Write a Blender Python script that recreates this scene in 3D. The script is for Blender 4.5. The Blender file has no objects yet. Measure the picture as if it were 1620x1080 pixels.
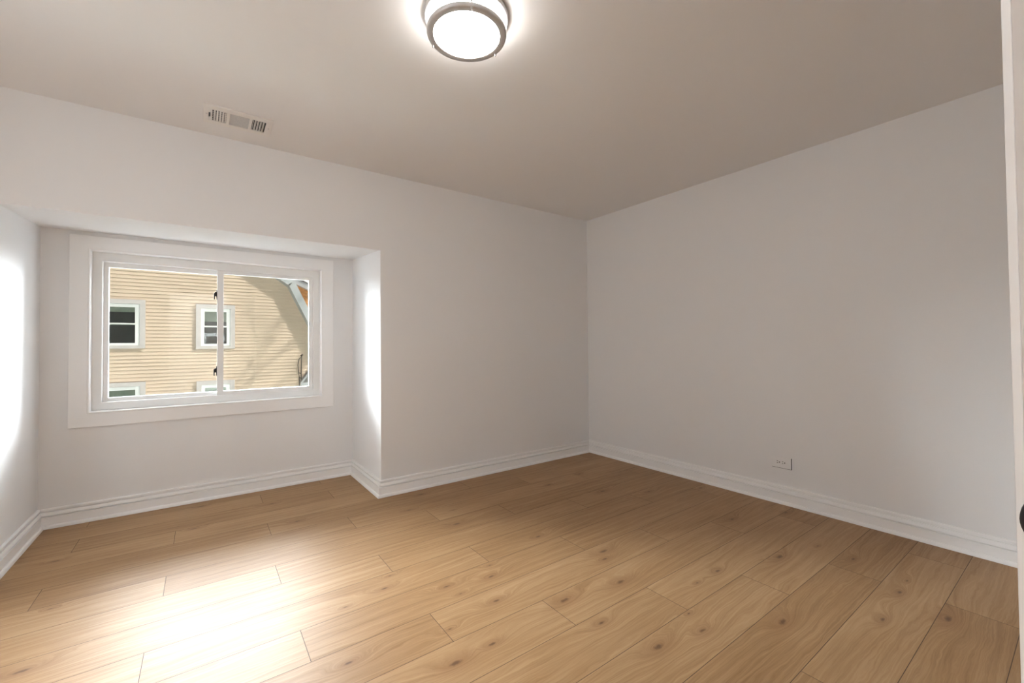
import bpy, bmesh, math, random
from mathutils import Vector, Matrix
random.seed(7)
SC = bpy.context.scene
COL = SC.collection

# ------------------------------------------------------------------ camera
CAM = Vector((-3.30889, -3.19332, 1.12806))
PITCH, ROLL, YAW, FPX = 0.01798, -0.00892, 0.62712, 675.49
fw = Vector((math.sin(YAW)*math.cos(PITCH), math.cos(YAW)*math.cos(PITCH), math.sin(PITCH)))
r0 = Vector((math.cos(YAW), -math.sin(YAW), 0)); u0 = r0.cross(fw)
rr = r0*math.cos(ROLL) + u0*math.sin(ROLL)
uu = -r0*math.sin(ROLL) + u0*math.cos(ROLL)
cd = bpy.data.cameras.new('camera'); cam = bpy.data.objects.new('camera', cd); COL.objects.link(cam)
cam.matrix_world = Matrix(((rr.x, uu.x, -fw.x, CAM.x), (rr.y, uu.y, -fw.y, CAM.y), (rr.z, uu.z, -fw.z, CAM.z), (0, 0, 0, 1)))
cd.sensor_width = 36; cd.lens = FPX/1620*36; cd.shift_y = -6.445/1620
cd.clip_start = 0.02; cd.clip_end = 300
SC.camera = cam

# ------------------------------------------------------------------ colour management
SC.view_settings.view_transform = 'Standard'; SC.view_settings.look = 'None'
SC.view_settings.gamma = 1.0; SC.view_settings.use_curve_mapping = False
SC.view_settings.exposure = 1.2
SC.cycles.diffuse_bounces = 8; SC.cycles.glossy_bounces = 6
SC.cycles.transparent_max_bounces = 16; SC.cycles.max_bounces = 16
SC.cycles.sample_clamp_indirect = 6.0

# ------------------------------------------------------------------ world: hazy bright sky, whitest over the back of the neighbouring house
SKY_LOW, SKY_HIGH, SKY_BASE = 0.20, 78.0, 0.04
w = bpy.data.worlds.new('sky'); SC.world = w; w.use_nodes = True
nt = w.node_tree; nt.nodes.clear()
def N(t, **k):
    n = nt.nodes.new(t)
    for a, b in k.items(): setattr(n, a, b)
    return n
L = lambda a, b: nt.links.new(a, b)
tc = N('ShaderNodeTexCoord'); sp = N('ShaderNodeSeparateXYZ'); L(tc.outputs['Generated'], sp.inputs[0])
def ramp(sock, a, b, c, d):
    m = N('ShaderNodeMapRange', interpolation_type='SMOOTHSTEP'); m.inputs[1].default_value = a; m.inputs[2].default_value = b
    m.inputs[3].default_value = c; m.inputs[4].default_value = d; L(sock, m.inputs[0]); return m.outputs[0]
def mth(op, a, b):
    m = N('ShaderNodeMath', operation=op)
    for i, v in enumerate((a, b)):
        if isinstance(v, (int, float)): m.inputs[i].default_value = v
        else: L(v, m.inputs[i])
    return m.outputs[0]
el = mth('MULTIPLY', ramp(sp.outputs[2], -0.02, 0.07, 0.0, 1.0), ramp(sp.outputs[2], 0.54, 0.68, 1.0, 0.0))
el = mth('MULTIPLY', el, ramp(sp.outputs[2], 0.22, 0.42, 1.0, 0.42))
fr = ramp(sp.outputs[1], 0.30, 0.52, 0.0, 1.0)
lowk = ramp(sp.outputs[2], 0.10, 0.26, 1.0, 0.0)
fr = mth('MULTIPLY', fr, mth('ADD', 1.0, mth('MULTIPLY', lowk, ramp(sp.outputs[1], 0.62, 0.80, 0.35, -0.7))))
cl = N('ShaderNodeTexNoise'); cl.inputs['Scale'].default_value = 2.2; cl.inputs['Detail'].default_value = 4; L(tc.outputs['Generated'], cl.inputs[0])
clv = ramp(cl.outputs[0], 0.3, 0.7, 0.8, 1.2)
st = mth('ADD', mth('MULTIPLY', mth('MULTIPLY', el, fr), mth('MULTIPLY', clv, SKY_HIGH)), SKY_BASE)
hz = mth('MULTIPLY', ramp(sp.outputs[2], 0.0, 0.5, 1.0, 0.0), SKY_LOW-SKY_BASE)
st = mth('ADD', st, hz)
bg = N('ShaderNodeBackground'); bg.inputs[0].default_value = (0.90, 0.95, 1.0, 1); L(st, bg.inputs[1])
wo = N('ShaderNodeOutputWorld'); L(bg.outputs[0], wo.inputs[0])

# ------------------------------------------------------------------ sun (comes over our own roof onto the neighbour's gable wall)
SUN = Vector((-0.415, 0.40, -0.45)).normalized()
sd = bpy.data.lights.new('sun', 'SUN'); so = bpy.data.objects.new('sun', sd); COL.objects.link(so)
sd.energy = 1.5; sd.angle = math.radians(0.53); sd.color = (1.0, 0.95, 0.86)
so.location = (3, -3, 12); so.rotation_euler = SUN.to_track_quat('-Z', 'Y').to_euler()

# fill light added in the opening of an unseen, added side-wall window
LY0, LY1, LZ0, LZ1 = -2.60, -1.00, .80, 1.95
dd_ = bpy.data.lights.new('added_fill', 'AREA'); do_ = bpy.data.objects.new('added_fill', dd_); COL.objects.link(do_)
dd_.shape = 'RECTANGLE'; dd_.size = LZ1-LZ0-.1; dd_.size_y = LY1-LY0-.1; dd_.color = (.93,.97,1.0)
do_.location = (-4.75-.082, (LY0+LY1)/2, (LZ0+LZ1)/2); do_.rotation_euler = Vector((1,0,0)).to_track_quat('-Z', 'Y').to_euler()
LAMP_POWER = 8.0
FILL_POWER = 9.8; dd_.energy = FILL_POWER
HALL_FILL = 24.0

# ------------------------------------------------------------------ helpers
class MB:
    def __init__(s): s.bm = bmesh.new()
    def box(s, a, b):
        x0, y0, z0 = a; x1, y1, z1 = b
        v = [s.bm.verts.new(p) for p in ((x0,y0,z0),(x1,y0,z0),(x1,y1,z0),(x0,y1,z0),(x0,y0,z1),(x1,y0,z1),(x1,y1,z1),(x0,y1,z1))]
        for f in ((0,3,2,1),(4,5,6,7),(0,1,5,4),(1,2,6,5),(2,3,7,6),(3,0,4,7)): s.bm.faces.new([v[i] for i in f])
        return v
    def obox(s, size, M):
        v = s.box([-q/2 for q in size], [q/2 for q in size])
        for q in v: q.co = M @ q.co
        return v
    def ring(s, o, i, y0, y1):            # vertical rectangular frame in the xz plane, mitred; o, i = (x0, z0, x1, z1)
        q = lambda r, y: [s.bm.verts.new(p) for p in ((r[0],y,r[1]),(r[2],y,r[1]),(r[2],y,r[3]),(r[0],y,r[3]))]
        a, b, c, d = q(o,y0), q(i,y0), q(o,y1), q(i,y1)
        for k in range(4):
            n = (k+1) % 4
            s.bm.faces.new((a[k],a[n],b[n],b[k])); s.bm.faces.new((c[k],d[k],d[n],c[n]))
            s.bm.faces.new((a[k],c[k],c[n],a[n])); s.bm.faces.new((b[k],b[n],d[n],d[k]))
    def prism(s, pts, vec):               # closed polygon extruded along vec
        a = [s.bm.verts.new(p) for p in pts]; b = [s.bm.verts.new(Vector(p)+Vector(vec)) for p in pts]
        s.bm.faces.new(a); s.bm.faces.new(b[::-1])
        for k in range(len(a)):
            n = (k+1) % len(a); s.bm.faces.new((a[k], b[k], b[n], a[n]))
    def lathe(s, prof, M=Matrix(), seg=48, smooth=True):   # prof: (r, z)
        rows = []
        for r, z in prof:
            if r < 1e-6: rows.append([s.bm.verts.new(M @ Vector((0,0,z)))])
            else: rows.append([s.bm.verts.new(M @ Vector((r*math.cos(2*math.pi*k/seg), r*math.sin(2*math.pi*k/seg), z))) for k in range(seg)])
        for a, b in zip(rows, rows[1:]):
            for k in range(seg):
                n = (k+1) % seg
                if len(a) == 1 and len(b) == 1: continue
                if len(a) == 1: f = s.bm.faces.new((a[0], b[k], b[n]))
                elif len(b) == 1: f = s.bm.faces.new((a[k], b[0], a[n]))
                else: f = s.bm.faces.new((a[k], b[k], b[n], a[n]))
                f.smooth = smooth
    def tube(s, pts, rad, seg=8):
        pts = [Vector(p) for p in pts]; rows = []
        for k, p in enumerate(pts):
            t = (pts[min(k+1, len(pts)-1)] - pts[max(k-1, 0)]).normalized()
            x = t.orthogonal().normalized(); y = t.cross(x)
            r = rad[k] if isinstance(rad, (list, tuple)) else rad
            rows.append([s.bm.verts.new(p + (x*math.cos(2*math.pi*j/seg) + y*math.sin(2*math.pi*j/seg))*r) for j in range(seg)])
        for a, b in zip(rows, rows[1:]):
            # match the closest starting vertex to avoid twisting
            o = min(range(seg), key=lambda q: (b[q].co-a[0].co).length)
            b[:] = b[o:] + b[:o]
            if (b[1].co-a[1].co).length > (b[-1].co-a[1].co).length: b[:] = [b[0]] + b[1:][::-1]
            for j in range(seg):
                f = s.bm.faces.new((a[j], b[j], b[(j+1) % seg], a[(j+1) % seg])); f.smooth = True
        s.bm.faces.new(rows[0][::-1]); s.bm.faces.new(rows[-1])
    def build(s, name, mat, parent=None, bevel=0, seg=2):
        bmesh.ops.recalc_face_normals(s.bm, faces=s.bm.faces)
        me = bpy.data.meshes.new(name); s.bm.to_mesh(me); s.bm.free()
        o = bpy.data.objects.new(name, me); COL.objects.link(o)
        me.materials.append(mat)
        if parent: o.parent = parent; o.matrix_parent_inverse = Matrix.Translation(-world_loc(parent))
        if bevel:
            b = o.modifiers.new('edge', 'BEVEL'); b.width = bevel; b.segments = seg; b.limit_method = 'ANGLE'; b.angle_limit = math.radians(35)
        return o
def world_loc(o):
    v = Vector(o.location)
    return v
def tag(o, label=None, cat=None, group=None, kind=None):
    if label: o['label'] = label
    if cat: o['category'] = cat
    if group: o['group'] = group
    if kind: o['kind'] = kind
    return o
def empty(name, loc):
    o = bpy.data.objects.new(name, None); COL.objects.link(o); o.location = loc; o.empty_display_size = .1
    return o
def struct(o, label, cat): return tag(o, label, cat, kind='structure')

# ------------------------------------------------------------------ materials
def mat(name, col, rough=.5, metal=0, spec=.5, bump=None, var=None, coat=0):
    m = bpy.data.materials.new(name); m.use_nodes = True; t = m.node_tree; p = t.nodes['Principled BSDF']
    p.inputs['Base Color'].default_value = (*col, 1); p.inputs['Roughness'].default_value = rough; p.inputs['Metallic'].default_value = metal
    p.inputs['Specular IOR Level'].default_value = spec; p.inputs['Coat Weight'].default_value = coat
    tcn = t.nodes.new('ShaderNodeTexCoord')
    if bump:
        n = t.nodes.new('ShaderNodeTexNoise'); n.inputs['Scale'].default_value = bump[0]; n.inputs['Detail'].default_value = 3
        t.links.new(tcn.outputs['Object'], n.inputs[0])
        b = t.nodes.new('ShaderNodeBump'); b.inputs['Strength'].default_value = bump[1]; b.inputs['Distance'].default_value = .002
        t.links.new(n.outputs[0], b.inputs['Height']); t.links.new(b.outputs[0], p.inputs['Normal'])
    if var:
        n = t.nodes.new('ShaderNodeTexNoise'); n.inputs['Scale'].default_value = var[0]; n.inputs['Detail'].default_value = 4
        t.links.new(tcn.outputs['Object'], n.inputs[0])
        r = t.nodes.new('ShaderNodeMapRange'); r.inputs[1].default_value = .3; r.inputs[2].default_value = .7
        r.inputs[3].default_value = 1-var[1]; r.inputs[4].default_value = 1+var[1]; t.links.new(n.outputs[0], r.inputs[0])
        h = t.nodes.new('ShaderNodeHueSaturation'); h.inputs['Color'].default_value = (*col, 1)
        t.links.new(r.outputs[0], h.inputs['Value']); t.links.new(h.outputs[0], p.inputs['Base Color'])
    return m
M_WALL = mat('wall_paint', (.81,.811,.816), .55, bump=(140,.06), spec=.35)
M_CEIL = mat('ceiling_paint', (.80,.793,.79), .7, bump=(120,.05), spec=.25)
M_TRIM = mat('white_trim_paint', (.90,.90,.90), .32, bump=(30,.03), spec=.45)
M_VINYL = mat('white_vinyl', (.84,.84,.83), .35, var=(3,.01))
M_DOOR = mat('door_paint', (.66,.625,.60), .4, bump=(60,.04))
M_DARK = mat('dark_cavity', (.015,.015,.016), .8, var=(20,.1))
M_BLACK = mat('matte_black_metal', (.018,.018,.02), .38, .3, var=(40,.05))
M_NICKEL = mat('brushed_nickel', (.60,.59,.59), .45, .55, var=(60,.04))
M_PLASTIC = mat('white_plastic', (.82,.823,.825), .3, var=(12,.01))
M_VENT = mat('white_enamel', (.80,.78,.75), .4, var=(15,.015))
M_DAMPER = mat('damper_shade', (.36,.36,.365), .55, .2, var=(30,.05))  # grey stands for the shade inside the air register
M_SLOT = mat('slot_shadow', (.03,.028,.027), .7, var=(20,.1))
M_HALL = mat('hall_paint', (.75,.74,.73), .6, bump=(120,.05))

def glass_mat(name, tint=(1,1,1), rough=0.0, ior=1.45):
    m = bpy.data.materials.new(name); m.use_nodes = True; t = m.node_tree; t.nodes.clear()
    o = t.nodes.new('ShaderNodeOutputMaterial'); mx = t.nodes.new('ShaderNodeMixShader')
    tr = t.nodes.new('ShaderNodeBsdfTransparent'); tr.inputs[0].default_value = (*tint, 1)
    gl = t.nodes.new('ShaderNodeBsdfGlossy'); gl.inputs['Roughness'].default_value = rough
    f = t.nodes.new('ShaderNodeFresnel'); f.inputs[0].default_value = ior
    t.links.new(f.outputs[0], mx.inputs[0]); t.links.new(tr.outputs[0], mx.inputs[1]); t.links.new(gl.outputs[0], mx.inputs[2]); t.links.new(mx.outputs[0], o.inputs[0])
    return m
M_FROST = bpy.data.materials.new('frosted_glass'); M_FROST.use_nodes = True; t = M_FROST.node_tree; t.nodes.clear()
o_ = t.nodes.new('ShaderNodeOutputMaterial'); tl = t.nodes.new('ShaderNodeBsdfTranslucent'); df = t.nodes.new('ShaderNodeBsdfDiffuse'); mx_ = t.nodes.new('ShaderNodeMixShader')
mx_.inputs[0].default_value = .9; df.inputs[0].default_value = (.85,.87,.88,1); tl.inputs[0].default_value = (.85,.87,.88,1)
nz = t.nodes.new('ShaderNodeTexNoise'); nz.inputs['Scale'].default_value = 80; bp = t.nodes.new('ShaderNodeBump'); bp.inputs['Strength'].default_value = .2
t.links.new(nz.outputs[0], bp.inputs['Height']); t.links.new(bp.outputs[0], df.inputs['Normal'])
t.links.new(tl.outputs[0], mx_.inputs[1]); t.links.new(df.outputs[0], mx_.inputs[2]); t.links.new(mx_.outputs[0], o_.inputs[0])
M_GLASS = glass_mat('clear_glass', (.97,.98,.975))

m = bpy.data.materials.new('lit_opal_glass'); m.use_nodes = True; t = m.node_tree; p = t.nodes['Principled BSDF']
p.inputs['Base Color'].default_value = (.9,.9,.88,1); p.inputs['Roughness'].default_value = .3
p.inputs['Emission Color'].default_value = (1.0,.97,.93,1); p.inputs['Emission Strength'].default_value = LAMP_POWER
n = t.nodes.new('ShaderNodeTexNoise'); n.inputs['Scale'].default_value = 6; rr_ = t.nodes.new('ShaderNodeMapRange')
rr_.inputs[3].default_value = LAMP_POWER*.95; rr_.inputs[4].default_value = LAMP_POWER*1.05
t.links.new(n.outputs[0], rr_.inputs[0]); t.links.new(rr_.outputs[0], p.inputs['Emission Strength'])
M_LAMP = m

# ------------------------------------------------------------------ dimensions
H = 2.44; BX = -2.2208; LX = -4.1422; D = 0.7352; HZ = 1.857; HZ2 = 1.905
XL = -4.75; YF = -3.88; WT = 0.14

# ------------------------------------------------------------------ oak plank floor
KNOTS = [(-2.157,-0.376,2),(-1.914,-0.56,1),(-1.999,-0.777,3),(-1.704,-1.225,2),(-2.165,-1.422,2),(-2.378,-1.37,2),(-2.619,-1.211,2),(-2.356,-1.461,1),(-2.804,-1.249,1),(-2.255,-1.602,2),(-1.534,-1.578,3),(-1.594,-1.639,2),(-1.698,-1.831,3),(-2.01,-1.78,3),(-2.42,-1.82,2),(-2.575,-1.824,3),(-1.996,-1.983,2),(-1.93,-2.203,3),(-2.883,-1.595,2),(-2.508,-1.649,1),(-2.56,-1.119,1),(-2.112,-1.33,1),(-1.045,-0.558,2),(-0.543,-1.142,2),(-0.816,-0.922,3),(-0.643,-0.499,2),(-1.958,-0.136,2),(-0.556,-1.782,2),(-0.157,-1.335,2),(-0.169,-1.942,2),(-0.564,-2.414,2),(-0.843,-2.176,3),(-1.237,-2.054,2),(-1.416,-2.053,1),(-1.712,-2.251,2),(-1.658,-2.159,1),(-1.406,-2.415,3),(-0.613,-2.633,1),(-0.764,-2.638,2),(-0.849,-2.805,3),(-1.068,-2.65,2),(-0.544,-2.248,1),(-3.313,0.587,2),(-2.901,0.339,2),(-3.349,0.155,2),(-3.942,0.096,2),(-2.81,-0.114,2),(-3.821,-0.948,3),(-3.84,-0.489,1)]
def oak_material():
    m = bpy.data.materials.new('oak_planks'); m.use_nodes = True; t = m.node_tree; p = t.nodes['Principled BSDF']
    nd = t.nodes.new; lk = t.links.new
    def M(op, a, b=None, c=None, clamp=False):
        n = nd('ShaderNodeMath'); n.operation = op; n.use_clamp = clamp
        for i, v in enumerate((a, b, c)):
            if v is None: continue
            if isinstance(v, (int, float)): n.inputs[i].default_value = v
            else: lk(v, n.inputs[i])
        return n.outputs[0]
    def VM(op, a, b):
        n = nd('ShaderNodeVectorMath'); n.operation = op
        for i, v in enumerate((a, b)):
            if isinstance(v, tuple): n.inputs[i].default_value = v
            else: lk(v, n.inputs[i])
        return n
    def noise(vec, sc, det=4, ro=.55, dis=0):
        n = nd('ShaderNodeTexNoise'); n.inputs['Scale'].default_value = sc; n.inputs['Detail'].default_value = det
        n.inputs['Roughness'].default_value = ro; n.inputs['Distortion'].default_value = dis; lk(vec, n.inputs['Vector']); return n.outputs[0]
    def sm(v, a, b, c=0., d=1.):
        n = nd('ShaderNodeMapRange'); n.interpolation_type = 'SMOOTHSTEP'
        for i, q in enumerate((a, b, c, d)): n.inputs[i+1].default_value = q
        lk(v, n.inputs[0]); return n.outputs[0]
    geo = nd('ShaderNodeNewGeometry'); pos = geo.outputs['Position']
    at = nd('ShaderNodeAttribute'); at.attribute_name = 'plank_tone'; tone = at.outputs['Fac']
    ao = nd('ShaderNodeAttribute'); ao.attribute_name = 'plank_shift'; shift = ao.outputs['Vector']
    # explicit knots at their places on the floor
    core, halo = None, None
    for (x, y, s) in KNOTS:
        q = {1: .0035, 2: .0065, 3: .010}[s]
        v = VM('MULTIPLY', VM('SUBTRACT', pos, (x, y, 0)).outputs[0], (1/(q*2.6), 1/q, 0))
        ln = nd('ShaderNodeVectorMath'); ln.operation = 'LENGTH'; lk(v.outputs[0], ln.inputs[0])
        core = ln.outputs['Value'] if core is None else M('MINIMUM', core, ln.outputs['Value'])
    wob = noise(pos, 60, 3)
    dk = M('ADD', core, M('MULTIPLY', M('SUBTRACT', wob, .5), 1.3))
    # grain
    P = VM('ADD', pos, shift).outputs[0]
    Pl = VM('MULTIPLY', P, (.55, 4.0, 1)).outputs[0]
    warp = noise(Pl, 1.3, 3, .5)
    warp2 = noise(VM('MULTIPLY', P, (3, 12, 1)).outputs[0], 2.2, 2)
    swirl = M('EXPONENT', M('MULTIPLY', core, -.33))
    sx = nd('ShaderNodeSeparateXYZ'); lk(P, sx.inputs[0])
    g = M('ADD', M('MULTIPLY', sx.outputs[1], 26), M('MULTIPLY', warp, 3.0))
    g = M('ADD', g, M('MULTIPLY', warp2, .7)); g = M('ADD', g, M('MULTIPLY', swirl, 3.5))
    rings = M('SINE', M('MULTIPLY', g, 5.2))
    rings = sm(rings, -1, 1)
    cb = nd('ShaderNodeCombineXYZ'); lk(M('MULTIPLY', sx.outputs[0], 1.3), cb.inputs[0]); lk(M('MULTIPLY', g, 3.2), cb.inputs[1])
    streak = noise(cb.outputs[0], 1.4, 5, .6)
    pores = noise(VM('MULTIPLY', P, (14, 420, 1)).outputs[0], 1.0, 3, .65)
    blotch = noise(VM('MULTIPLY', P, (1.6, 6, 1)).outputs[0], 1.5, 3, .5)
    # colour
    cr = nd('ShaderNodeValToRGB'); e = cr.color_ramp.elements
    e[0].position = .22; e[0].color = (.195,.103,.043,1); e[1].position = .80; e[1].color = (.43,.278,.152,1)
    e2 = e.new(.5); e2.color = (.312,.183,.088,1)
    f = M('ADD', M('MULTIPLY', streak, .66), M('MULTIPLY', rings, .06))
    f = M('ADD', f, M('MULTIPLY', blotch, .36)); f = M('ADD', f, M('MULTIPLY', M('SUBTRACT', tone, .5), .14))
    f = M('ADD', f, M('MULTIPLY', M('SUBTRACT', pores, .5), .16)); lk(f, cr.inputs[0])
    def mix(a, b, fac, mode='MIX'):
        n = nd('ShaderNodeMix'); n.data_type = 'RGBA'; n.blend_type = mode
        for i, v in ((0, fac), (6, a), (7, b)):
            if isinstance(v, (int, float)): n.inputs[i].default_value = v
            elif isinstance(v, tuple): n.inputs[i].default_value = v
            else: lk(v, n.inputs[i])
        return n.outputs[2]
    c = mix(cr.outputs[0], (.21,.105,.048,1), M('MULTIPLY', sm(dk, .6, 6.0, 1, 0), .5))
    c = mix(c, (.085,.045,.026,1), M('MULTIPLY', sm(dk, .25, 1.35, 1, 0), .72))
    lk(c, p.inputs['Base Color'])
    lk(sm(pores, .3, .7, .46, .40), p.inputs['Roughness']); p.inputs['Specular IOR Level'].default_value = .14
    b = nd('ShaderNodeBump'); b.inputs['Strength'].default_value = .05; b.inputs['Distance'].default_value = .001
    lk(pores, b.inputs['Height']); lk(b.outputs[0], p.inputs['Normal'])
    return m
M_OAK = oak_material()
M_GAP = mat('plank_seam', (.07,.034,.014), .7, var=(30,.1))

PITCHY, Y0, PL = .211, -1.51, 1.386
SEAMS = {11:-3.9, 10:-2.95, 9:-2.51, 8:-3.44, 7:-2.97, 6:-2.53, 5:-2.065, 4:-1.615, 3:-2.535, 2:-2.095, 1:-2.99, 0:-2.53, -1:-2.09, -2:-1.64, -3:-1.18, -4:-.72, -5:-1.64, -6:-2.1, -7:-1.2, -8:-2.53, -9:-1.7, -10:-.9, -11:-2.2, -12:-1.5}
bm = bmesh.new(); tone_l = bm.loops.layers.float_color.new('plank_shift'); tn = bm.faces.layers.float.new('plank_tone')
g_ = .0011
XA, XB = XL-.1, .1
for k, s in sorted(SEAMS.items()):
    yt = Y0 + PITCHY*k; yb = yt - PITCHY
    if k >= 7 and False: pass
    xs = [XA]; x = s
    while x > XA + .01: x -= PL
    x += PL
    while x < XB: xs.append(x); x += PL
    xs.append(XB)
    for a, b in zip(xs, xs[1:]):
        if b-a < .02: continue
        sh = (random.uniform(0, 40), random.uniform(0, 40), random.uniform(0, 40), 1)
        vs = [bm.verts.new(q) for q in ((a+g_,yb+g_,0),(b-g_,yb+g_,0),(b-g_,yt-g_,0),(a+g_,yt-g_,0))]
        f = bm.faces.new(vs); f[tn] = random.random()
        for l in f.loops: l[tone_l] = sh
# the board under the seams
v = [bm.verts.new(q) for q in ((XA,-4.05,-.0006),(XB,-4.05,-.0006),(XB,.95,-.0006),(XA,.95,-.0006))]
f = bm.faces.new(v); f.material_index = 1
v2 = [bm.verts.new(q) for q in ((XA,-4.05,-.12),(XB,-4.05,-.12),(XB,.95,-.12),(XA,.95,-.12))]
f = bm.faces.new(v2[::-1]); f.material_index = 1
me = bpy.data.meshes.new('floor'); bm.to_mesh(me); bm.free(); floor = bpy.data.objects.new('floor', me); COL.objects.link(floor)
me.materials.append(M_OAK); me.materials.append(M_GAP)
struct(floor, 'knotty light oak plank floor running parallel to the window wall', 'floor')

# ------------------------------------------------------------------ room shell
b = MB(); b.box((BX, 0, 0), (.001, D+WT, H)); b.box((XL, 0, 0), (LX, D+WT, H)); b.box((LX, 0, HZ2+.07), (BX, D+WT, H))
# header with sloping soffit under it
b.prism([(LX, 0, HZ), (LX, D+WT, HZ2+(HZ2-HZ)/D*WT), (LX, D+WT, HZ2+.07), (LX, 0, HZ2+.07)], (BX-LX, 0, 0))
struct(b.build('wall_back', M_WALL), 'warm white back wall with a square window bay opening', 'wall')
WX0, WX1, WZ0, WZ1 = -3.9252, -2.4735, .699, 1.797
b = MB(); y0, y1 = D, D+WT
b.box((LX, y0, 0), (WX0, y1, HZ2+.02)); b.box((WX1, y0, 0), (BX, y1, HZ2+.02)); b.box((WX0, y0, 0), (WX1, y1, WZ0)); b.box((WX0, y0, WZ1), (WX1, y1, HZ2+.02))
struct(b.build('wall_bay', M_WALL), 'white end wall of the bay around the sliding window', 'wall')
b = MB(); b.box((0, YF-WT, 0), (WT, D+WT, H)); struct(b.build('wall_right', M_WALL), 'plain warm white side wall with one power outlet', 'wall')
b = MB(); b.box((XL-WT, YF-WT, 0), (XL, LY0, H)); b.box((XL-WT, LY1, 0), (XL, D+WT, H)); b.box((XL-WT, LY0, 0), (XL, LY1, LZ0)); b.box((XL-WT, LY0, LZ1), (XL, LY1, H)); struct(b.build('wall_left', M_WALL), 'plain warm white wall on the bay side of the room', 'wall')
DX0, DX1, DH = -3.76, -2.96, 2.05
b = MB(); b.box((XL, YF-WT, 0), (DX0, YF, H)); b.box((DX1, YF-WT, 0), (0, YF, H)); b.box((DX0, YF-WT, DH), (DX1, YF, H))
struct(b.build('wall_front', M_WALL), 'warm white wall holding the doorway', 'wall')
b = MB(); b.box((XL-WT, YF-WT, H), (WT, D+WT, H+.15)); struct(b.build('ceiling', M_CEIL), 'flat painted ceiling with round flush light and air vent', 'ceiling')
# hall behind the doorway
b = MB(); b.box((-4.6, -5.6, 0), (-4.5, YF-WT, H)); b.box((-2.3, -5.6, 0), (-2.2, YF-WT, H)); b.box((-4.6, -5.7, 0), (-2.2, -5.6, H)); b.box((-4.6, -5.7, H), (-2.2, YF-WT, H+.15)); b.box((-4.6, -5.7, -.12), (-2.2, YF-WT-.001, 0))
struct(b.build('wall_hall', M_HALL), 'pale hallway beyond the doorway', 'wall')

M_ABSORB = mat('bounce_absorber', (.022,.018,.015), .8, var=(4,.2))  # near-black skin, added to keep bounced light off the neighbouring siding
b = MB(); y0, y1 = D+WT, D+WT+.02
b.box((XL-WT, y0, -3), (WX0-.06, y1, H+.15)); b.box((WX1+.06, y0, -3), (WT, y1, H+.15)); b.box((WX0-.06, y0, -3), (WX1+.06, y1, WZ0-.06)); b.box((WX0-.06, y0, WZ1+.06), (WX1+.06, y1, H+.15))
struct(b.build('absorber_skin', M_ABSORB), 'near-black skin added outside the bay to cut bounced light', 'wall')

# baseboards: stepped profile with a shoe moulding
PROF = [(0,0),(.033,0),(.033,.006),(.0305,.015),(.026,.0205),(.0205,.022),(.0205,.0715),(.0190,.0725),(.0040,.0728),(.0040,.0812),(.0190,.0815),(.0200,.0825),(.0170,.092),(.0135,.0985),(.0130,.1000),(.0010,.1004),(.0010,.1086),(.0125,.1090),(.0130,.1100),(.0130,.118),(.0105,.1225),(0,.124)]
def baseboard(name, A, B, n, sa, sb, label):
    A = Vector((*A, 0)); B = Vector((*B, 0)); d = (B-A).normalized(); n = Vector((*n, 0)); b = MB()
    ra = [b.bm.verts.new(A + d*sa*o + n*o + Vector((0,0,z))) for o, z in PROF]
    rb = [b.bm.verts.new(B - d*sb*o + n*o + Vector((0,0,z))) for o, z in PROF]
    for k in range(len(PROF)-1): b.bm.faces.new((ra[k], rb[k], rb[k+1], ra[k+1]))
    b.bm.faces.new(ra); b.bm.faces.new(rb[::-1]); b.bm.faces.new((ra[0], ra[-1], rb[-1], rb[0]))
    struct(b.build(name, M_TRIM), label, 'baseboard')
baseboard('baseboard_right', (0,0), (0,YF), (-1,0), 1, 1, 'white stepped baseboard along the outlet wall')
baseboard('baseboard_back', (BX,0), (0,0), (0,-1), -1, 1, 'white stepped baseboard between the bay corner and the room corner')
baseboard('baseboard_bay_right', (BX,D), (BX,0), (-1,0), 1, -1, 'short white baseboard on the bay return beside the room corner wall')
baseboard('baseboard_bay', (LX,D), (BX,D), (0,-1), 1, 1, 'white stepped baseboard below the window')
baseboard('baseboard_bay_left', (LX,0), (LX,D), (1,0), -1, 1, 'white baseboard on the brightly lit bay side wall')
baseboard('baseboard_left', (XL,YF), (XL,0), (1,0), 1, 1, 'white baseboard on the far side wall')

# ------------------------------------------------------------------ window
win = empty('window_1', (-3.2, D, 0)); struct(win, 'white two-pane sliding window with flat casing in the bay', 'window')
b = MB(); b.ring((-4.011,.6145,-2.388,1.8765), (-3.924,.7005,-2.4745,1.7945), D-.017, D+.0005); b.build('casing', M_TRIM, win, .0015)
b = MB(); b.ring((-3.924,.7005,-2.4745,1.7945), (-3.912,.7115,-2.486,1.7845), D-.021, D+WT); b.build('jamb', M_TRIM, win, .003)
b = MB(); b.ring((-3.912,.7115,-2.486,1.7845), (-3.862,.764,-2.540,1.726), D+.052, D+.135); b.build('frame', M_VINYL, win, .002)
s = MB(); s.ring((-3.862,.764,-3.178,1.726), (-3.836,.790,-3.206,1.694), D+.098, D+.124); sash = s.build('sash', M_VINYL, win, .0015)
g = MB(); g.box((-3.838,D+.109,.788), (-3.204,D+.113,1.696)); g.build('glass_pane', M_GLASS, sash)
s = MB(); s.ring((-3.219,.764,-2.540,1.726), (-3.178,.793,-2.570,1.700), D+.062, D+.090); sash2 = s.build('sash', M_VINYL, win, .0015)
g = MB(); g.box((-3.180,D+.075,.791), (-2.568,D+.079,1.702)); g.build('glass_pane', M_GLASS, sash2)
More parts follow.
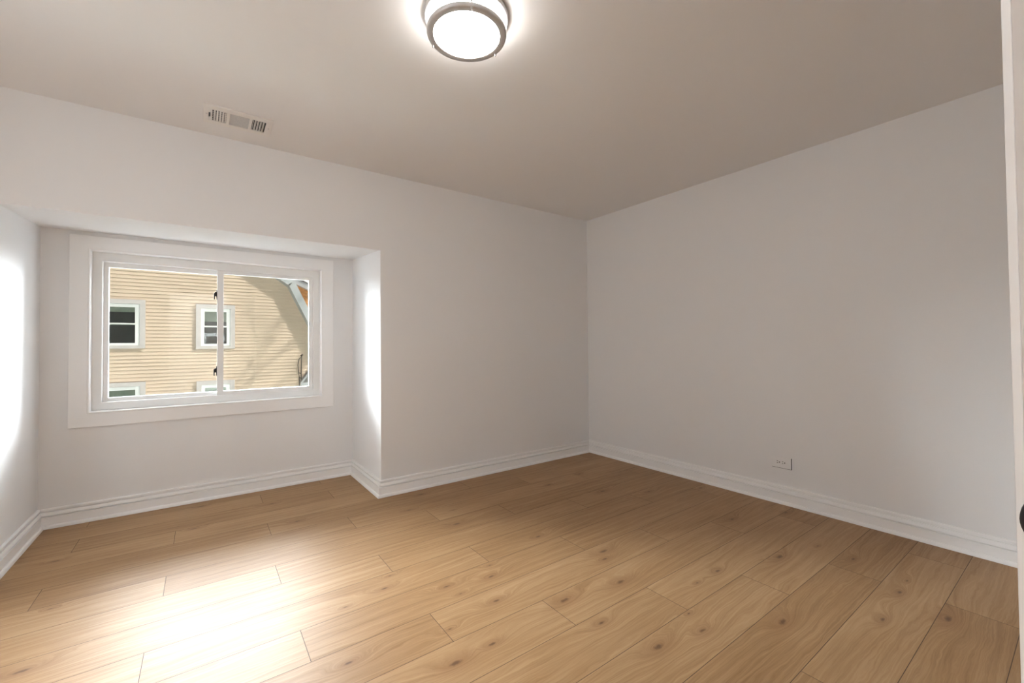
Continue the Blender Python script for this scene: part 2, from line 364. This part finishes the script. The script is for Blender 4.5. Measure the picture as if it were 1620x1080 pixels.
for zc in (1.537, .950):                   # black sash latches
    k = MB(); k.box((-3.2235, D+.066, zc-.036), (-3.2185, D+.086, zc+.036)); k.box((-3.234, D+.070, zc-.012), (-3.222, D+.082, zc+.020)); k.box((-3.240, D+.071, zc-.036), (-3.233, D+.081, zc+.014))
    lo = k.build('latch', M_BLACK, sash2, .0015); lo['label'] = 'black sash latch'

# unseen window added in the long side wall to house the fill light
w2 = empty('added_window', (XL, (LY0+LY1)/2, 0)); struct(w2, 'unseen white double window added in the long side wall for fill light', 'window')
def yring(b, o, i, x0, x1):
    b.ring(o, i, x0, x1)
    for v in b.bm.verts: v.co = Vector((v.co.y, v.co.x, v.co.z))
b = MB(); yring(b, (LY0-.09,LZ0-.09,LY1+.09,LZ1+.09), (LY0,LZ0,LY1,LZ1), XL-.0005, XL+.017); b.build('casing', M_TRIM, w2, .0015)  # casing of the added window
b = MB(); yring(b, (LY0,LZ0,LY1,LZ1), (LY0+.05,LZ0+.05,LY1-.05,LZ1-.05), XL-.13, XL-.05); b.box((XL-.12,(LY0+LY1)/2-.025,LZ0+.05),(XL-.06,(LY0+LY1)/2+.025,LZ1-.05)); f2 = b.build('frame', M_VINYL, w2, .002)  # jamb frame and mullion of the added window
b = MB(); b.box((XL-.094,LY0+.048,LZ0+.048),(XL-.090,LY1-.048,LZ1-.048)); b.build('added_frosted_pane', M_FROST, f2)

# ------------------------------------------------------------------ ceiling light
LC = Vector((-2.460, -1.733, H))
lt = empty('ceiling_light', LC); tag(lt, 'lit round double-ring flush light in brushed nickel on the ceiling', 'ceiling light')
T = Matrix.Translation(LC)
b = MB(); b.lathe([(0,-.001),(.150,-.001),(.166,-.001),(.1665,-.006),(.1665,-.020),(.163,-.022),(.150,-.022),(.150,-.014),(0,-.014)], T, 72); b.build('base_ring', M_NICKEL, lt)
b = MB(); b.lathe([(0,-.0145),(.139,-.0145),(.1405,-.022),(.1405,-.066),(.1400,-.0728),(.1310,-.0728),(.1305,-.0790),(.09,-.0795),(0,-.0798)], T, 72); b.build('glass_diffuser', M_LAMP, lt)
b = MB(); b.lathe([(.1315,-.0735),(.1315,-.0805),(.1330,-.0815),(.1530,-.0815),(.1562,-.0795),(.1572,-.0760),(.1572,-.0670),(.1560,-.0652),(.1540,-.0645),(.1415,-.0645),(.1415,-.0735),(.1315,-.0735)], T, 96); b.build('lower_ring', M_NICKEL, lt)
for a in (125.0, 8.0, 247.0):
    a = math.radians(a); c = LC + Vector((.1515*math.cos(a), .1515*math.sin(a), 0))
    b = MB(); b.tube([c+Vector((0,0,-.020)), c+Vector((0,0,-.062))], .0042, 12); b.build('rod', M_NICKEL, lt)
    b = MB(); b.lathe([(0,0),(.0045,0),(.0047,-.003),(.0034,-.0045),(.004,-.0075),(.0027,-.010),(0,-.011)], Matrix.Translation(c+Vector((0,0,-.0805))), 16); b.build('finial', M_NICKEL, lt)

# ------------------------------------------------------------------ ceiling air vent
VC = Vector((-3.1455, -.2955, H)); VL, VW = .330, .226
vt = empty('ceiling_vent', VC); tag(vt, 'white rectangular air register on the ceiling above the bay', 'air vent')
X = lambda f: VC.x + (f-.5)*VL
Y = lambda f: VC.y + (f-.5)*VW
xs = [0,.075,.098,.125,.325,.372,.655,.70,.905,1]
b = MB(); z0, z1 = H-.007, H-.0005
b.box((X(0),Y(0),z0),(X(1),Y(.2),z1)); b.box((X(0),Y(.82),z0),(X(1),Y(1),z1))
for a, c in ((0,.075),(.098,.125),(.325,.372),(.655,.70),(.905,1)): b.box((X(a),Y(.2),z0),(X(c),Y(.82),z1))
b.box((X(.075),Y(.2),z0),(X(.098),Y(.40),z1)); b.box((X(.075),Y(.66),z0),(X(.098),Y(.82),z1))
for bank in ((.125,.325),(.70,.905)):
    wd = (bank[1]-bank[0])/5
    for k in range(1, 5): xx = bank[0]+wd*k; b.box((X(xx-.006),Y(.2),z0+.001),(X(xx+.006),Y(.82),z1))
plate = b.build('faceplate', M_VENT, vt, .0008)
b = MB(); b.box((X(.06),Y(.17),H-.0012),(X(.94),Y(.85),H-.0003)); bk = b.build('duct_recess', M_DARK, vt); bk['label'] = 'dark duct recess'
for bank, tilt in (((.125,.325), 50), ((.70,.905), -50)):
    b = MB(); wd = (bank[1]-bank[0])/5
    for k in range(5):
        xx = bank[0]+wd*(k+.5)
        b.obox((.0065, VW*.62, .0006), Matrix.Translation((X(xx)+(.002 if tilt>0 else -.002), VC.y+.01*VW, H-.0042)) @ Matrix.Rotation(math.radians(tilt), 4, 'Y'))
    if tilt > 0:
        for k in range(6): b.box((X(bank[0]), Y(.24+.1*k), H-.0034), (X(bank[1]), Y(.255+.1*k), H-.0022))
    b.build('louver_bank', M_VENT, vt)
b = MB()
for k in range(20):
    f = .2+.62*(k+.5)/20
    b.obox((VL*.283, .0012, .0022), Matrix.Translation((X(.5135), Y(f), H-.0042)))
b.build('center_grille', M_VENT, vt)
b = MB(); b.box((X(.370),Y(.19),H-.0026),(X(.657),Y(.83),H-.0016)); dp = b.build('damper_shade_plate', M_DAMPER, vt); dp['label'] = 'damper plate, its grey standing for shade behind the grille'  # grey colour paints the shade seen through the fine grille
b = MB(); b.box((X(.081),Y(.42),H-.012),(X(.092),Y(.52),H-.002)); lv = b.build('damper_lever', M_BLACK, vt, .001); lv['label'] = 'dark damper lever'
for f in (.045, .957):
    b = MB(); b.lathe([(.0042,0),(.0042,-.0012),(.0025,-.002),(0,-.002)], Matrix.Translation((X(f), Y(.5), H-.007)), 14); b.build('screw', M_NICKEL, vt)

# ------------------------------------------------------------------ wall outlet
OY, OZ = -1.853, .2865
ot = empty('wall_outlet', (0, OY, OZ)); tag(ot, 'white sideways duplex power outlet low on the plain wall', 'power outlet')
b = MB(); b.box((-.0046, OY-.0655, OZ-.0415), (-.0002, OY+.0600, OZ+.0360)); q = b.build('plate_shadow', M_SLOT, ot); q['label'] = 'painted shadow along two edges of the plate'  # dark sheet reaching past two plate edges, painted as the plate's cast shadow
b = MB(); b.box((-.0085, OY-.063, OZ-.039), (-.0042, OY+.063, OZ+.039)); b.build('cover_plate', M_PLASTIC, ot, .002, 3)
b = MB(); b.box((-.0105, OY-.0335, OZ-.0165), (-.008, OY+.0335, OZ+.0165)); rc = b.build('receptacle', M_PLASTIC, ot, .0008)
for oy in (.017, -.017):
    b = MB()
    for dz in (.0062, -.0062): b.box((-.0108, OY+oy+.001, OZ+dz-.0016), (-.0104, OY+oy+.009, OZ+dz+.0016))
    b.lathe([(0,0),(.0038,0),(.0038,.0004),(0,.0004)], Matrix.Translation((-.0104, OY+oy-.008, OZ)) @ Matrix.Rotation(math.radians(-90), 4, 'Y'), 16, False)
    q = b.build('socket', M_SLOT, rc); q['label'] = 'dark socket slots'
# the plate's cast shadow is the dark sheet built above
# ------------------------------------------------------------------ open door leaf beside the camera
AL = math.radians(64.0); dv = Vector((math.cos(AL), math.sin(AL), 0)); nv = Vector((-math.sin(AL), math.cos(AL), 0))
LE = CAM + Vector((.6735, .0567, 0)); LE.z = 0
HG = LE - dv*.762
door = empty('door_1', (HG.x, HG.y, 0)); struct(door, 'open white panelled door leaf with black round knob', 'door')
P3 = lambda s, o, z: HG + dv*s + nv*o + Vector((0,0,z))     # s along the leaf, o out of the visible face
b = MB()
prof = [(0,-.035),(.7515,-.035),(.7515,0),(.6400,0),(.632,-.008),(.12,-.008),(.112,0),(0,0)]
b.prism([P3(s, o, .012) for s, o in prof], (0,0,2.02)); b.build('door_leaf', M_DOOR, door)
b = MB(); b.prism([P3(s, o, .012) for s, o in [(.7515,-.035),(.762,-.035),(.762,-.004),(.7600,-.0012),(.7515,.0012)]], (0,0,2.02)); e = b.build('lit_edge_strip', M_TRIM, door); e['label'] = 'rounded latch edge painted lighter for the light on it'  # trim white over the greyer leaf puts the edge's light into its colour
b = MB(); b.prism([P3(s, o, .012) for s, o in [(.7270,0),(.7375,0),(.7350,.0035),(.7300,.0035)]], (0,0,2.02)); e = b.build('lit_bead', M_TRIM, door); e['label'] = 'raised bead painted lighter for the light on it'  # lighter paint stands for the light caught by the bead
R = Matrix.Translation(P3(.6995, .001, .966)) @ nv.to_track_quat('Z','Y').to_matrix().to_4x4()
kn = MB(); kn.lathe([(0,0),(.033,0),(.033,.005),(.030,.009),(.014,.010),(.011,.014),(.011,.026),(.016,.030),(.024,.035),(.0272,.043),(.0272,.050),(.023,.058),(.012,.0625),(0,.0635)], R, 40); k = kn.build('knob', M_BLACK, door); k['label'] = 'black round knob'
for z in (.25, 1.02, 1.80):
    h = MB(); h.tube([P3(-.004, .004, z-.045), P3(-.004, .004, z+.045)], .0065, 12); h.build('hinge', M_BLACK, door)
b = MB(); b.box((DX0, YF-WT-.012, 0), (DX0+.018, YF+.012, DH)); b.box((DX1-.018+.02, YF-WT-.012, 0), (DX1+.02, YF-.03, DH)); b.box((DX0, YF-WT-.012, DH-.018), (DX1, YF-.03, DH))
struct(b.build('trim_1', M_TRIM), 'white door lining in the doorway', 'door trim')

# unseen pale roof slab added below the window to bounce light up inside
M_BOUNCE = mat('pale_bounce', (.70,.73,.64), .8, var=(3,.08))
b = MB(); b.box((-5.0, D+WT+.02, .30), (-1.4, D+WT+1.15, .42)); b.box((-4.9, D+WT+.06, -3), (-1.5, D+WT+1.05, .30))
struct(b.build('bounce_roof', M_BOUNCE), 'pale unseen roof slab added to bounce light up through the window', 'roof')
# ------------------------------------------------------------------ outside: lawn and the neighbouring gambrel house
M_GRASS = mat('lawn', (.020,.025,.012), .9, var=(2.5,.4), bump=(60,.6))
b = MB(); b.box((-45,-30,-3.3),(45,60,-3.0)); struct(b.build('ground', M_GRASS), 'grassy side yard between the houses', 'ground')
def siding_mat(name, col):
    m = mat(name, col, .55, var=(1.2,.045), bump=(50,.15)); return m
M_SIDE = siding_mat('tan_vinyl_siding', (.66,.525,.41))
M_HTRIM = mat('pale_grey_trim', (.56,.515,.50), .6, var=(6,.06))
M_FASC = mat('white_fascia', (.48,.49,.50), .5, var=(5,.03))
M_SHINGLE = mat('grey_shingles', (.20,.19,.185), .9, var=(12,.3), bump=(40,.8))
M_ORANGE = mat('orange_shingle_siding', (.62,.30,.11), .8, var=(9,.3), bump=(25,.6))
M_CURT = mat('pale_blind', (.55,.54,.46), .8, var=(8,.12))
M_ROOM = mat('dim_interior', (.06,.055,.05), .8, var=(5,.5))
M_PANE = glass_mat('house_glass', (.80,.84,.82), .0, 1.33)
M_PIPE = mat('dark_conduit', (.09,.07,.055), .6, var=(30,.2))
YH = 12.0
GAB = [(.15,-3.0),(.15,.35),(-1.13,3.03),(-5.0,5.84),(-8.87,3.03),(-10.15,.35),(-10.15,-3.0)]
house = empty('neighbor_house', (-5.0, YH, -3.0)); tag(house, 'tan sided gambrel-roofed house seen through the window', 'house')
# clapboard front: saw-tooth courses clipped to the gable outline
b = MB(); LAP = .098; z = -3.0 + .02; pr = []
while z < 5.95:
    pr += [(YH-.034, z), (YH-.036, z+.008), (YH-.003, z+LAP-.0005)]; z += LAP
rows = [[b.bm.verts.new((x, y, z)) for x in (-10.4, .4)] for y, z in pr]
for a, c in zip(rows, rows[1:]): b.bm.faces.new((a[0], a[1], c[1], c[0]))
n = len(GAB)
for k in range(n):
    p0, p1 = GAB[k], GAB[(k+1) % n]
    e = Vector((p1[0]-p0[0], 0, p1[1]-p0[1])); nn = Vector((e.z, 0, -e.x))
    if nn.dot(Vector((-5-p0[0], 0, 1-p0[1]))) > 0: nn = -nn
    bmesh.ops.bisect_plane(b.bm, geom=b.bm.verts[:]+b.bm.edges[:]+b.bm.faces[:], plane_co=(p0[0], YH, p0[1]), plane_no=nn, clear_outer=True)
b.build('clapboard_siding', M_SIDE, house)
b = MB(); b.prism([(x, YH+.002, z) for x, z in GAB], (0, 7.2, 0)); b.build('house_body', M_SIDE, house)
# roof slabs with rake overhang, and fascia boards on their front edge
def slab(p0, p1, th, y0, y1, name, m, ext0=0, ext1=0, lift=0):
    a = Vector((p0[0],0,p0[1])); c = Vector((p1[0],0,p1[1])); d = (c-a).normalized(); n = Vector((-d.z,0,d.x))
    if n.z < 0: n = -n
    a = a - d*ext0 + n*lift; c = c + d*ext1 + n*lift
    b = MB(); b.prism([Vector((q.x, y0, q.z)) for q in (a, c, c+n*th, a+n*th)], (0, y1-y0, 0)); return b.build(name, m, house)
OV = .40
rk = [GAB[1], GAB[2], GAB[3], GAB[4], GAB[5]]
for k in range(4):
    e0 = .45 if k == 0 else 0; e1 = .45 if k == 3 else 0
    slab(rk[k], rk[k+1], .17, YH-OV+.02, YH+7.4, 'roof_slope', M_SHINGLE, e0, e1+.02, .012)
    slab(rk[k], rk[k+1], .205, YH-OV, YH-OV+.02, 'fascia', M_FASC, e0, e1+.06)
    slab(rk[k], rk[k+1], .012, YH-OV+.02, YH-.002, 'soffit', M_FASC, e0, e1)
# windows
def house_window(x0, x1, z0, z1, curtain, lower):
    fr = .115
    w = MB(); w.ring((x0,z0,x1,z1), (x0+fr,z0+fr*.75,x1-fr,z1-fr), YH-.110, YH+.0); f = w.build('window', M_HTRIM, house, .003)
    i0, i1, j0, j1 = x0+fr, x1-fr, z0+fr*.75, z1-fr
    w = MB(); w.ring((i0,j0,i1,j1), (i0+.05,j0+.03,i1-.06,j1-.05), YH-.085, YH-.039); w.build('window_track', M_VINYL, f)
    zm = (j0+j1)/2+.02
    a0, a1 = i0+.05, i1-.06
    w = MB(); w.ring((a0,zm-.03,a1,j1-.05), (a0+.035,zm+.005,a1-.035,j1-.09), YH-.070, YH-.053); w.build('upper_sash', M_VINYL, f)
    w = MB(); w.ring((a0,j0+.03,a1,zm+.02), (a0+.03,j0+.06,a1-.03,zm-.015), YH-.090, YH-.071); w.build('lower_sash', M_VINYL, f)
    w = MB(); w.box((a0+.02,YH-.063,zm),(a1-.02,YH-.061,j1-.07)); w.box((a0+.02,YH-.082,j0+.04),(a1-.02,YH-.080,zm)); w.build('glass_pane', M_PANE, f)
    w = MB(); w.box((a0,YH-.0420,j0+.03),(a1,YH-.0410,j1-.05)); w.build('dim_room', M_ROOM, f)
    if curtain:
        w = MB(); n = 14
        top, bot = j1-.08, j1-.08-curtain
        w.box((a0+.02,YH-.0500,bot),(a1-.02,YH-.0480,top)); w.build('blind', M_CURT, f)
house_window(-5.48, -4.562, 1.125, 2.430, .14, 0)
house_window(-3.465, -2.530, 1.098, 2.380, .30, 0)
house_window(-5.48, -4.548, -1.12, .235, 1.0, 0)
house_window(-3.447, -2.535, -1.15, .180, 1.0, 0)
# service conduit with weather head, and a small porch gable lower down
b = MB(); b.tube([(-.715,YH-.05,.86),(-.72,YH-.05,.80),(-.735,YH-.05,.3),(-.735,YH-.05,-3)], .014, 8); b.tube([(-.735,YH-.05,.80),(-.80,YH-.06,.74),(-.83,YH-.06,.55),(-.81,YH-.06,.30),(-.79,YH-.05,.15),(-.79,YH-.05,-3)], .012, 8); b.tube([(-.745,YH-.06,.84),(-.70,YH-.09,.885)], .028, 8); b.tube([(-.81,YH-.05,.30),(-.735,YH-.05,.28)], .012, 6); b.tube([(-.80,YH-.05,.16),(-.735,YH-.05,.12)], .012, 6)
c = b.build('conduit', M_PIPE, house); c['label'] = 'dark service conduit'
b = MB(); b.prism([(-.74,YH-.30,.0),(-.36,YH-.30,.0),(-.36,YH-.30,.50)], (0,.30,0)); b.build('porch_gable', M_SHINGLE, house)
b = MB(); b.prism([(-.80,YH-.33,.0),(-.74,YH-.33,.0),(-.34,YH-.33,.52),(-.38,YH-.33,.56)], (0,.33,0)); b.box((-.80,YH-.34,-.09),(-.2,YH-.29,0)); b.build('porch_fascia', M_FASC, house)

# second house further back, orange shingled gable
h2 = empty('neighbor_house', (.6, 21, -3)); tag(h2, 'house with orange shingle gable and white rake behind the tan house', 'house')
Y2 = 20.0
q0, q1 = Vector((-3.5, 0, 5.9)), Vector((4.0, 0, 2.56)); dd = (q1-q0).normalized(); nn = Vector((-dd.z,0,dd.x)); nn = nn if nn.z > 0 else -nn
b = MB(); b.prism([(-3.5,Y2,-3),(3.3,Y2,-3),(3.3,Y2,2.9),(-3.5,Y2,5.85)], (0,5,0)); b.build('shingled_wall', M_ORANGE, h2)
b = MB(); b.prism([Vector((q.x,Y2-.3,q.z)) for q in (q0, q1, q1+nn*.24, q0+nn*.24)], (0,.03,0)); b.prism([Vector((q.x,Y2-.27,q.z)) for q in (q0, q1, q1+nn*.02, q0+nn*.02)], (0,.27,0)); b.build('rake_board', M_FASC, h2)
b = MB(); b.prism([Vector((q.x,Y2-.36,q.z)) for q in (q0+nn*.24, q1+nn*.24, q1+nn*.33, q0+nn*.33)], (0,5.6,0)); b.build('roof', M_SHINGLE, h2)

# bare tree standing between the houses, out of sight past the bay; it throws the branch shadows onto the siding
M_BARK = mat('bark', (.12,.09,.07), .9, var=(14,.3), bump=(30,.8))
tree = empty('bare_tree', (3.9, 5.4, -3.0)); tag(tree, 'leafless tree in the side yard casting branch shadows on the tan siding', 'tree')
rnd = random.Random(11)
b = MB(); tp = [Vector((3.9,5.4,-3.0)), Vector((3.8,5.45,0)), Vector((3.65,5.5,3.0)), Vector((3.5,5.7,5.9))]
b.tube(tp, [.20,.16,.13,.10], 10); b.build('trunk', M_BARK, tree)
b = MB()
def branch(p, d, ln, r, lev):
    pts = [p]; n = 5
    for k in range(n):
        d = (d + Vector((rnd.uniform(-1,1), rnd.uniform(-1,1), rnd.uniform(-.8,1)))*.14).normalized()
        p = p + d*ln/n; pts.append(p)
    b.tube(pts, [r*(1-.75*k/n) for k in range(n+1)], 6)
    if lev:
        for k in range(2, n+1):
            for _ in range(2 if lev > 1 else 1):
                q = (d + Vector((rnd.uniform(-1,1), rnd.uniform(-1,1), rnd.uniform(-.5,1)))*.6).normalized()
                branch(pts[k], q, ln*rnd.uniform(.4,.6), r*.5, lev-1)
def on_ray(x, z, k): return Vector((x, YH, z)) - Vector((-.415,.40,-.45))*k
targets = [((-2.9,-.5),(-1.1,1.5)), ((-2.2,-.8),(-.5,1.2)), ((-2.4,-.6),(-1.5,1.8)), ((-1.8,-.9),(-.5,.4)), ((-3.0,-.6),(-1.6,.8))]
for (a, c) in targets:
    P0 = on_ray(a[0], a[1], 15.0); P1 = on_ray(c[0], c[1], 16.0)
    branch(P0, (P1-P0).normalized(), (P1-P0).length*1.1, .034, 2)
    b.tube([tp[3], tp[3].lerp(P0,.5)+Vector((0,0,-.1)), P0], [.09,.07,.045], 8)
b.build('branches', M_BARK, tree)

# fill light without a fixture, added in the unseen hallway behind the camera
hd = bpy.data.lights.new('hall_fill', 'AREA'); ho = bpy.data.objects.new('hall_fill', hd); COL.objects.link(ho)
hd.shape = 'DISK'; hd.size = .4; hd.energy = HALL_FILL; hd.color = (1.0,.96,.92); ho.location = (-3.35,-4.8,H-.02)
